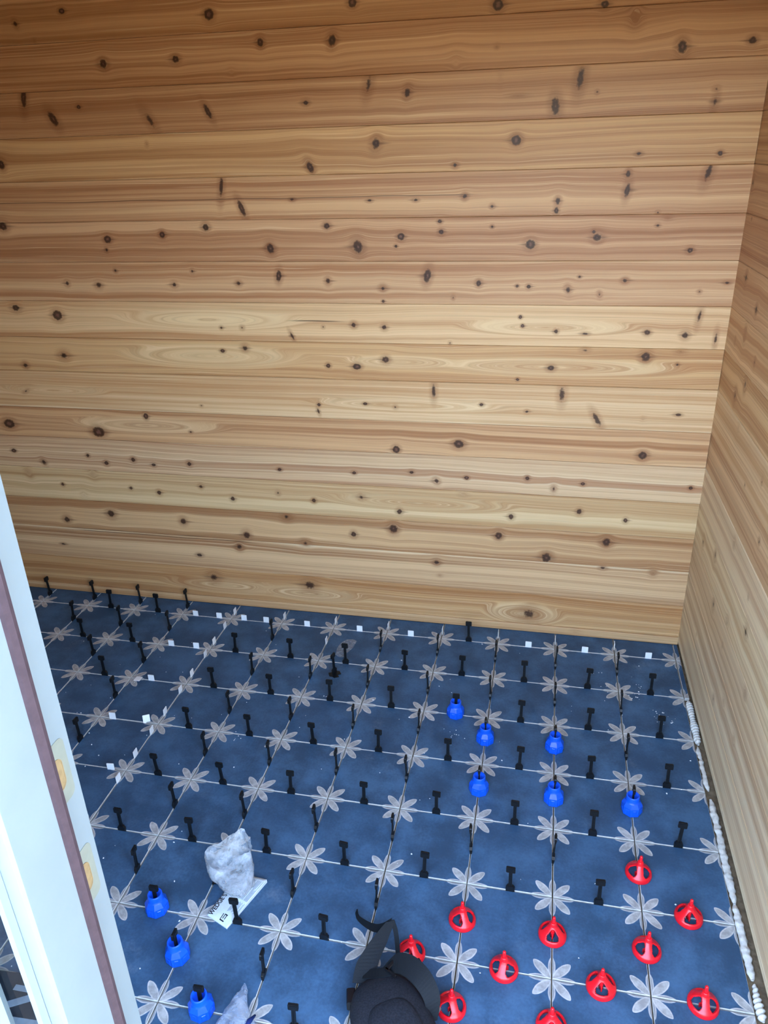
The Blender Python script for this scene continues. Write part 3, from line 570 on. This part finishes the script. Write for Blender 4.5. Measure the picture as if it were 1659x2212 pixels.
# ---- mortar squeezed up along the right wall
m_mortar = plain('pale_mortar', (206, 202, 190), .8, .1, 120., .3, .0008)
def bead(name, r0, r1, rad, twist, x0, label, seed):
    n_ = int((r1 - r0) * T / .0022); mb = MB(); rings = []; k = 12
    for i in range(n_ + 1):
        tt = i / n_; y = -(r0 + (r1 - r0) * tt) * T
        xc = x0 * T + (.0025 if twist else .0045) * noise.noise(Vector((y * 19, seed, 0)))
        rr = rad * (1 + .5 * noise.noise(Vector((y * 22, seed, 3.))) + (0 if twist else .35 * noise.noise(Vector((y * 75, seed, 7.))))) * min(1, 8 * tt + .35, 8 * (1 - tt) + .35)
        P = []
        for j in range(k):
            a = 2 * math.pi * j / k
            w = 1 + (.24 * math.sin(2 * math.pi * y / .0115 + a) if twist else .42 * noise.noise(Vector((y * 80, math.cos(a) * 1.8, math.sin(a) * 1.8 + seed))))
            P.append((xc + rr * w * math.cos(a), y, -.004 + rr * (.95 if twist else .62) * w * math.sin(a)))
        rings.append(mb.add(P))
    for a, b in zip(rings, rings[1:]): mb.quad_strip(a, b)
    mb.face(tuple(rings[0])); mb.face(tuple(reversed(rings[-1])))
    tag(link(name, mb.mesh(name, [m_mortar])), label, 'mortar', 'mortar beads along the right wall')
bead('mortar_bead', 1.02, 2.04, .0085, True, 2.055, 'ribbed rope-like mortar bead by the right wall near the back corner', 1.)
bead('mortar_bead', 2.08, 2.95, .0062, False, 2.04, 'thin smooth mortar bead by right wall in front of the ribbed one', 2.)
bead('mortar_bead', 3.10, 4.70, .0090, False, 2.05, 'long lumpy mortar bead beside the blue caps along the right wall', 3.)
bead('mortar_bead', 4.71, 5.62, .0086, False, 2.05, 'lumpy mortar bead along right wall level with the rightmost red cap', 4.)
bead('mortar_bead', 5.66, 6.05, .0075, True, 2.06, 'short twisted mortar bead along right wall near the front', 5.)
bead('mortar_bead', 6.10, 7.4, .0085, False, 2.07, 'mortar bead at the front end of the right wall', 6.)

# ---- crumbs of mortar and plastic scattered over the tiles
m_crumb = plain('white_crumb', (226, 228, 226), .8, .08, 90., .3)
mb = MB(); rnd = random.Random(11)
spots = [(-.72, -.40), (.13, -.11), (.16, -.2), (.26, -.22), (.27, -.16), (.31, -.30), (.33, -.31), (.335, -.315), (.32, -.325), (-.3, -.5), (-.95, -.62)]
for k in range(210):
    if k < 60:
        s0 = rnd.choice(spots); x, y = s0[0] + rnd.gauss(0, .012), s0[1] + rnd.gauss(0, .012)
    else: x, y = rnd.uniform(-2.0, .40), rnd.uniform(-1.7, .08)
    if x > rx(y) - .012: continue
    s_ = rnd.choice([.0010, .0013, .0016, .0024]); a = rnd.uniform(0, 6.3)
    p = [(x + s_ * rnd.uniform(.6, 1.6) * math.cos(a + q), y + s_ * rnd.uniform(.6, 1.4) * math.sin(a + q), .0003) for q in (0, 1.6, 3.1, 4.7)]
    top = [(x + (q[0] - x) * .6, y + (q[1] - y) * .6, .0003 + s_ * .7) for q in p]
    a_ = mb.add(p); b_ = mb.add(top); mb.quad_strip(a_, b_, 0, False); mb.face(tuple(b_))
o = tag(link('mortar_crumbs', mb.mesh('mortar_crumbs', [m_crumb])), 'tiny white mortar crumbs scattered over the dark tiles', 'debris'); o['kind'] = 'stuff'

# ---- smear of dried mortar on a tile
mt, nt, b = new_mat('dried_smear'); b.inputs['Base Color'].default_value = lin((150, 158, 166)); b.inputs['Roughness'].default_value = .45
tcn = N(nt, 'ShaderNodeTexCoord').outputs['Object']; put(nt, b.inputs['Alpha'], sstep(nt, nz(nt, tcn, 70., 4., .6), .25, .8, .12, .75)); m_smear = mt
mb = MB(); P = [(-.7601, -.161), (-.7652, -.122), (-.7618, -.0895), (-.7441, -.062), (-.722, -.058), (-.7051, -.066), (-.7101, -.110), (-.722, -.142), (-.729, -.1698), (-.745, -.172)]
mb.prism(P[::-1], .0004, .0010)
tag(link('mortar_smear', mb.mesh('mortar_smear', [m_smear])), 'pale smear of dried mortar on a tile behind a clip', 'smear')

# ---- plastic bags
def poly_mat(name, rgb, alpha_lo, alpha_hi, rough=.22):
    mt, nt, b = new_mat(name); b.inputs['Base Color'].default_value = lin(rgb); b.inputs['Roughness'].default_value = rough
    b.inputs['Specular IOR Level'].default_value = .8
    tcn = N(nt, 'ShaderNodeTexCoord').outputs['Object']
    n1 = nz(nt, tcn, 45., 4., .6); put(nt, b.inputs['Alpha'], sstep(nt, n1, .3, .7, alpha_lo, alpha_hi))
    bp = N(nt, 'ShaderNodeBump'); bp.inputs['Strength'].default_value = .9; bp.inputs['Distance'].default_value = .004
    put(nt, bp.inputs['Height'], nz(nt, tcn, 85., 3., .65)); put(nt, b.inputs['Normal'], bp.outputs[0]); return mt
m_poly = poly_mat('clear_poly', (180, 186, 190), .34, .70); m_poly2 = poly_mat('thin_poly', (176, 188, 204), .28, .55)
m_print = plain('white_print_poly', (208, 216, 218), .35, .06, 60., .6)
m_ink = plain('black_ink', (24, 28, 36), .5, .05); m_ink2 = plain('grey_ink', (96, 116, 132), .5, .05)
def cr(p0, p1, p2, p3, t):
    return .5 * (2 * p1 + (p2 - p0) * t + (2 * p0 - 5 * p1 + 4 * p2 - p3) * t * t + (3 * p1 - p0 - 3 * p2 + p3) * t ** 3)
def loft(rings, sub_r, sub_l, amp, seed, fr=38., closed=True):
    R = [[Vector(p) for p in r] for r in rings]; n_ = len(R[0]); fine = []
    for r in R:
        q = []
        for i in range(n_):
            for k in range(sub_r): q.append(cr(r[(i - 1) % n_], r[i], r[(i + 1) % n_], r[(i + 2) % n_], k / sub_r))
        fine.append(q)
    out = []
    for a in range(len(fine) - 1):
        for k in range(sub_l + (1 if a == len(fine) - 2 else 0)):
            t = k / sub_l; f4 = [fine[max(0, a - 1)], fine[a], fine[a + 1], fine[min(len(fine) - 1, a + 2)]]
            out.append([cr(f4[0][i], f4[1][i], f4[2][i], f4[3][i], t) for i in range(len(fine[0]))])
    mb = MB(); idx = []
    for r in out:
        pts = []
        for p in r:
            nv = noise.noise_vector(p * fr + Vector((seed, 0, 0))) + .6 * noise.noise_vector(p * fr * 2.6 + Vector((0, seed, 0)))
            rd = 1 - 2 * abs(noise.noise(p * fr * 1.3 + Vector((3, seed, 1)))); q = p + nv * amp + nv.normalized() * (rd * amp * .7); q.z = max(q.z, .0022); pts.append(q)
        idx.append(mb.add(pts))
    for a, b in zip(idx, idx[1:]): mb.quad_strip(a, b, 0, True)
    return mb
bag = link('plastic_bag', None, None, (-.745, -1.17, 0)); tag(bag, 'crumpled clear plastic bag with WEDGE lettering standing open on the tiles', 'bag')
def rel(o): o.location = (.745, 1.17, 0); return o
mouth = [(-.8261, -1.1085, .088), (-.8065, -1.1390, .074), (-.776, -1.1186, .060), (-.7546, -1.0947, .070), (-.7241, -1.083, .085), (-.7415, -1.0516, .100), (-.766, -1.0433, .105), (-.7935, -1.0810, .097)]
mid = [(-.818, -1.128, .051), (-.792, -1.152, .041), (-.748, -1.170, .042), (-.712, -1.160, .040), (-.708, -1.105, .050), (-.735, -1.080, .048), (-.775, -1.082, .048), (-.811, -1.104, .051)]
low = [(-.790, -1.132, .024), (-.778, -1.150, .022), (-.748, -1.168, .024), (-.716, -1.160, .024), (-.704, -1.128, .026), (-.722, -1.108, .020), (-.748, -1.104, .018), (-.774, -1.114, .020)]
bot = [(-.758, -1.146, .012), (-.752, -1.156, .011), (-.738, -1.164, .011), (-.724, -1.160, .011), (-.718, -1.146, .012), (-.724, -1.136, .010), (-.738, -1.132, .009), (-.752, -1.136, .010)]
rel(link('sack', loft([bot, low, mid, mouth], 6, 9, .0040, 2.).mesh('sack', [m_poly]), bag))
PC = [Vector((-.7905, -1.212, .0025)), Vector((-.7313, -1.2365, .0025)), Vector((-.682, -1.1000, .010)), Vector((-.757, -1.095, .010))]
def patch(u, v, dz=0.):
    p = (PC[0] * (1 - u) + PC[1] * u) * (1 - v) + (PC[3] * (1 - u) + PC[2] * u) * v
    p = p.copy(); p.z += .006 * (4 * u * (1 - u)) * (4 * v * (1 - v)) ** .5 + .0012 * noise.noise(p * 60) + .0012 + dz; return p
mb = MB(); K = 14
gt = [[mb.add([patch(i / K, j / K)])[0] for i in range(K + 1)] for j in range(K + 1)]
gb = [[mb.add([Vector((patch(i / K, j / K).x, patch(i / K, j / K).y, .0008))])[0] for i in range(K + 1)] for j in range(K + 1)]
for j in range(K):
    for i in range(K):
        mb.face((gt[j][i], gt[j][i + 1], gt[j + 1][i + 1], gt[j + 1][i]), 0, True); mb.face((gb[j][i], gb[j + 1][i], gb[j + 1][i + 1], gb[j][i + 1]), 0, True)
for i in range(K):
    mb.face((gt[0][i + 1], gt[0][i], gb[0][i], gb[0][i + 1])); mb.face((gt[K][i], gt[K][i + 1], gb[K][i + 1], gb[K][i]))
    mb.face((gt[i][0], gt[i + 1][0], gb[i + 1][0], gb[i][0])); mb.face((gt[i + 1][K], gt[i][K], gb[i][K], gb[i + 1][K]))
pouch = rel(link('printed_pouch', mb.mesh('printed_pouch', [m_print]), bag))
def text_on_patch(txt, u0, v0, length, height):     # reads along +v, letter tops towards -u
    cu = bpy.data.curves.new('lettering', 'FONT'); cu.body = txt; cu.size = 1.0; cu.offset = .022
    ob = bpy.data.objects.new('lettering', cu); COL.objects.link(ob)
    dg = bpy.context.evaluated_depsgraph_get(); me = bpy.data.meshes.new_from_object(ob.evaluated_get(dg))
    bpy.data.objects.remove(ob)
    xs_ = [v.co.x for v in me.vertices]; ys_ = [v.co.y for v in me.vertices]; w_ = max(xs_); h_ = max(ys_)
    for v in me.vertices:
        p = patch(u0 - height * v.co.y / h_, v0 + length * v.co.x / w_, .0006); v.co = p
    me.materials.clear(); me.materials.append(m_ink)
    return rel_child(link('lettering', me, pouch))
def rel_child(o): o.location = (0, 0, 0); return o
text_on_patch('WEDGE S', .20, .03, .46, .19)
mb = MB()
for k in range(13):
    u0 = .60 + .03 * k
    for (v0, v1) in ((.22 + .012 * (k % 4), .46 - .01 * (k % 3)), (.50, .72 + .02 * (k % 5)), (.75 + .01 * (k % 3), .93)):
        if (k * 7 + int(v0 * 10)) % 6 == 0: continue
        a = mb.add([patch(u0, v0 + (v1 - v0) * q / 5, .0006) for q in range(6)]); b = mb.add([patch(u0 + .012, v0 + (v1 - v0) * q / 5, .0006) for q in range(6)])
        for q in range(5): mb.face((a[q], b[q], b[q + 1], a[q + 1]))
rel_child(link('small_print', mb.mesh('small_print', [m_ink2]), pouch))
mb = MB()
for (u0, u1, v0, v1) in ((.55, .58, .04, .16), (.58, .74, .04, .06), (.62, .65, .08, .17), (.65, .74, .15, .17), (.70, .73, .08, .15)):
    a = mb.add([patch(u0, v0, .0007), patch(u1, v0, .0007), patch(u1, v1, .0007), patch(u0, v1, .0007)]); mb.face(tuple(a))
rel_child(link('printed_mark', mb.mesh('printed_mark', [m_ink]), pouch))
# second clear bag, lying at the front
bag2 = link('clear_bag', None, None, (-.62, -1.46, 0)); tag(bag2, 'thin clear plastic bag lying crumpled at the front left edge', 'bag')
tipp = [(-.6345 + .004 * math.cos(a), -1.3700 + .004 * math.sin(a), .022 + .004 * math.sin(a)) for a in [k * math.pi / 4 for k in range(8)]]
r1_ = [(-.611, -1.405, .020), (-.620, -1.398, .034), (-.635, -1.400, .036), (-.648, -1.404, .026), (-.652, -1.408, .012), (-.640, -1.412, .004), (-.625, -1.412, .004), (-.612, -1.410, .008)]
r2_ = [(-.580, -1.450, .022), (-.597, -1.446, .048), (-.622, -1.450, .054), (-.650, -1.452, .040), (-.668, -1.456, .016), (-.650, -1.460, .004), (-.620, -1.462, .004), (-.588, -1.458, .006)]
r3_ = [(-.575, -1.530, .020), (-.597, -1.530, .046), (-.622, -1.535, .056), (-.650, -1.540, .040), (-.680, -1.540, .016), (-.650, -1.550, .004), (-.620, -1.550, .004), (-.580, -1.540, .006)]
r4_ = [(-.600, -1.600, .010), (-.612, -1.600, .018), (-.630, -1.605, .020), (-.650, -1.605, .014), (-.665, -1.600, .008), (-.650, -1.605, .004), (-.630, -1.605, .004), (-.610, -1.603, .005)]
o = link('sack', loft([tipp, r1_, r2_, r3_, r4_], 6, 8, .0030, 9.).mesh('sack', [m_poly2]), bag2); o.location = (.62, 1.46, 0)
m_navy = plain('navy_print', (20, 42, 96), .4, .05)
mb = MB(); mb.tube([(-.588, -1.428, .034), (-.594, -1.447, .041), (-.599, -1.470, .045)], [.002, .006, .008], 8)
o = link('blue_print', mb.mesh('blue_print', [m_navy]), bag2); o.location = (.62, 1.46, 0)

# ---- knee pad
m_fab = plain('black_fabric', (34, 35, 40), .9, .3, 300., .2, .0004)
m_strap = plain('black_elastic', (10, 15, 19), .75, .15, 400., .3, .0003)
m_hard = plain('black_buckle', (14, 15, 18), .35, .1, 60.)
m_steel = plain('zinc_steel', (170, 182, 184), .35, .08, 90., .5, 0., .9)
KP = Vector((-.296, -1.428, 0))
pad = link('knee_pad', None, None, KP); tag(pad, 'black knee pad with elastic straps lying among the red caps', 'knee pad')
def kp(o): o.location = -KP; return o
mb = MB(); seg = 40; rings = []
for k in range(13):
    t = k / 12
    ring_ = []
    for i in range(seg):
        a = 2 * math.pi * i / seg; ca, sa = math.cos(a), math.sin(a)
        ex = math.copysign(abs(ca) ** .78, ca) * .080; ey = math.copysign(abs(sa) ** .78, sa) * .128
        if k < 3: rr, z = 1 + .0 * k, .004 + .020 * k
        else:
            ph = (k - 3) / 9 * math.pi / 2; rr = math.cos(ph) * .99 + .0001; z = .044 + math.sin(ph) * .048
        nzv = 1 + .02 * noise.noise(Vector((ca * 2, sa * 2, z * 30)))
        x, y = ex * rr * nzv, ey * rr * nzv
        ang = math.radians(34)
        ring_.append((KP.x + x * math.cos(ang) - y * math.sin(ang), KP.y + .008 + x * math.sin(ang) + y * math.cos(ang), z))
    rings.append(mb.add(ring_))
for a, b in zip(rings, rings[1:]): mb.quad_strip(a, b)
mb.face(tuple(reversed(rings[0])))
kp(link('padding', mb.mesh('padding', [m_fab]), pad))
# raised hard shell cap on the pad
mb = MB(); rings = []
for k in range(7):
    t = k / 6
    ring_ = []
    for i in range(seg):
        a = 2 * math.pi * i / seg; ca, sa = math.cos(a), math.sin(a)
        rr = [1, 1.0, .96, .85, .62, .3, .001][k]; z = [.074, .080, .086, .0915, .0945, .0958, .0963][k]
        x, y = math.copysign(abs(ca) ** .7, ca) * .052 * rr, math.copysign(abs(sa) ** .7, sa) * .080 * rr - .02
        ang = math.radians(34)
        ring_.append((KP.x + x * math.cos(ang) - y * math.sin(ang), KP.y + x * math.sin(ang) + y * math.cos(ang), z))
    rings.append(mb.add(ring_))
for a, b in zip(rings, rings[1:]): mb.quad_strip(a, b)
kp(link('shell', mb.mesh('shell', [m_fab]), pad))
def ribbon(name, pts, wdirs, width, mat, th=.0022):
    P = [Vector(p) for p in pts]; n_ = len(P); mb = MB(); A = []; sub = 6
    D = [Vector(d).normalized() for d in (wdirs if isinstance(wdirs[0], (tuple, list)) else [wdirs] * n_)]
    Wd = width if isinstance(width, list) else [width] * n_
    L = []
    for i in range(n_ - 1):
        for k in range(sub + (1 if i == n_ - 2 else 0)):
            t = k / sub; L.append((cr(P[max(0, i - 1)], P[i], P[i + 1], P[min(n_ - 1, i + 2)], t), D[i].lerp(D[i + 1], t).normalized(), Wd[i] * (1 - t) + Wd[i + 1] * t))
    rings = []
    for q, (c, d, w_) in enumerate(L):
        tg = (L[min(q + 1, len(L) - 1)][0] - L[max(q - 1, 0)][0]).normalized(); nn = tg.cross(d).normalized() * th / 2
        rings.append(mb.add([c - d * w_ / 2 - nn, c + d * w_ / 2 - nn, c + d * w_ / 2 + nn, c - d * w_ / 2 + nn]))
    for a, b in zip(rings, rings[1:]): mb.quad_strip(a, b, 0, False)
    mb.face(tuple(reversed(rings[0]))); mb.face(tuple(rings[-1]))
    return kp(link(name, mb.mesh(name, [mat]), pad))
ribbon('strap', [(-.385, -1.335, .050), (-.383, -1.300, .064), (-.368, -1.2566, .078), (-.350, -1.215, .092)], [(1, .15, -.15), (1, .25, -.2), (1, .45, -.3), (.9, .5, -.2)], [.044, .046, .040, .020], m_strap)
ribbon('strap', [(-.348, -1.213, .093), (-.3740, -1.211, .060), (-.4027, -1.190, .030), (-.4363, -1.1636, .014), (-.4468, -1.1433, .010)], [(.2, .2, 1), (.1, .3, 1), (.1, .35, 1), (.2, .3, 1), (.3, .1, 1)], [.014, .022, .018, .012, .014], m_strap)
ribbon('strap', [(-.347, -1.212, .093), (-.337, -1.222, .070), (-.330, -1.240, .030), (-.331, -1.252, .006)], [(1, .2, .2), (.9, .2, .2), (.9, .2, .1), (1, 0, 0)], [.010, .010, .010, .010], m_strap)
ribbon('strap', [(-.345, -1.318, .062), (-.322, -1.303, .086), (-.2900, -1.312, .098), (-.258, -1.334, .096), (-.236, -1.358, .076), (-.236, -1.378, .040)], [(-.2, .9, .3), (.1, .9, .3), (.35, .85, .3), (.6, .7, .3), (.8, .5, .3), (.9, .3, .2)], [.030, .040, .042, .040, .034, .026], m_strap)
ribbon('strap', [(-.388, -1.318, .055), (-.350, -1.318, .070), (-.325, -1.312, .077)], [(.1, -1, .2), (.1, -1, .1), (.1, -1, 0)], .022, m_strap)
mb = MB()
M = Matrix.Translation((-.403, -1.362, .040)) @ Matrix.Rotation(.25, 4, 'Z')
mb.box(-.010, .008, -.016, .014, -.014, .012, M=M, ch=.003)
kp(link('buckle', mb.mesh('buckle', [m_hard]), pad))
mb = MB(); M = Matrix.Translation((-.328, -1.300, .082)) @ Matrix.Rotation(-.5, 4, 'Z')
mb.box(-.004, .004, -.020, .020, -.003, .003, M=M, ch=.001)
mb.box(-.004, .024, -.021, -.017, -.003, .003, M=M, ch=.001)
kp(link('buckle', mb.mesh('buckle', [m_hard]), pad))
mb = MB(); M = Matrix.Translation((-.275, -1.293, .082)) @ Matrix.Rotation(.7, 4, 'Z'); mb.box(-.008, .008, -.010, .010, -.003, .003, M=M, ch=.002)
kp(link('buckle', mb.mesh('buckle', [m_hard]), pad))
mb = MB(); mb.tube([(-.2235, -1.3385, .027), (-.2300, -1.3480, .022), (-.2365, -1.3575, .018)], [.0042, .0048, .0040], 10)
kp(link('metal_tip', mb.mesh('metal_tip', [m_steel]), pad))

# ---- spare patterned tile seen through the side light
m_spare = plain('spare_tile_dark', (34, 46, 58), .5, .2, 30.); m_band = plain('pale_band', (138, 152, 166), .6, .1, 60.)
sp_ = link('spare_tile', None, None, (-1.10, -1.52, .0004), (0, 0, .1)); tag(sp_, 'dark spare tile with pale crossing bands behind the side light', 'tile')
mb = MB(); mb.box(-.11, .11, -.10, .10, 0, .009); link('body', mb.mesh('body', [m_spare]), sp_)
for (x0, y0, x1_, y1_, w_) in ((-.02, .068, .10, .058, .012), (-.035, .022, .10, .080, .016), (-.06, .005, .10, -.004, .014)):
    mb = MB(); d = Vector((x1_ - x0, y1_ - y0, 0)); nn = Vector((-d.y, d.x, 0)).normalized() * w_ / 2; p0 = Vector((x0, y0, 0)); p1 = Vector((x1_, y1_, 0))
    mb.prism([tuple((p0 - nn).xy), tuple((p1 - nn).xy), tuple((p1 + nn).xy), tuple((p0 + nn).xy)], .009, .0096)
    link('band', mb.mesh('band', [m_band]), sp_)
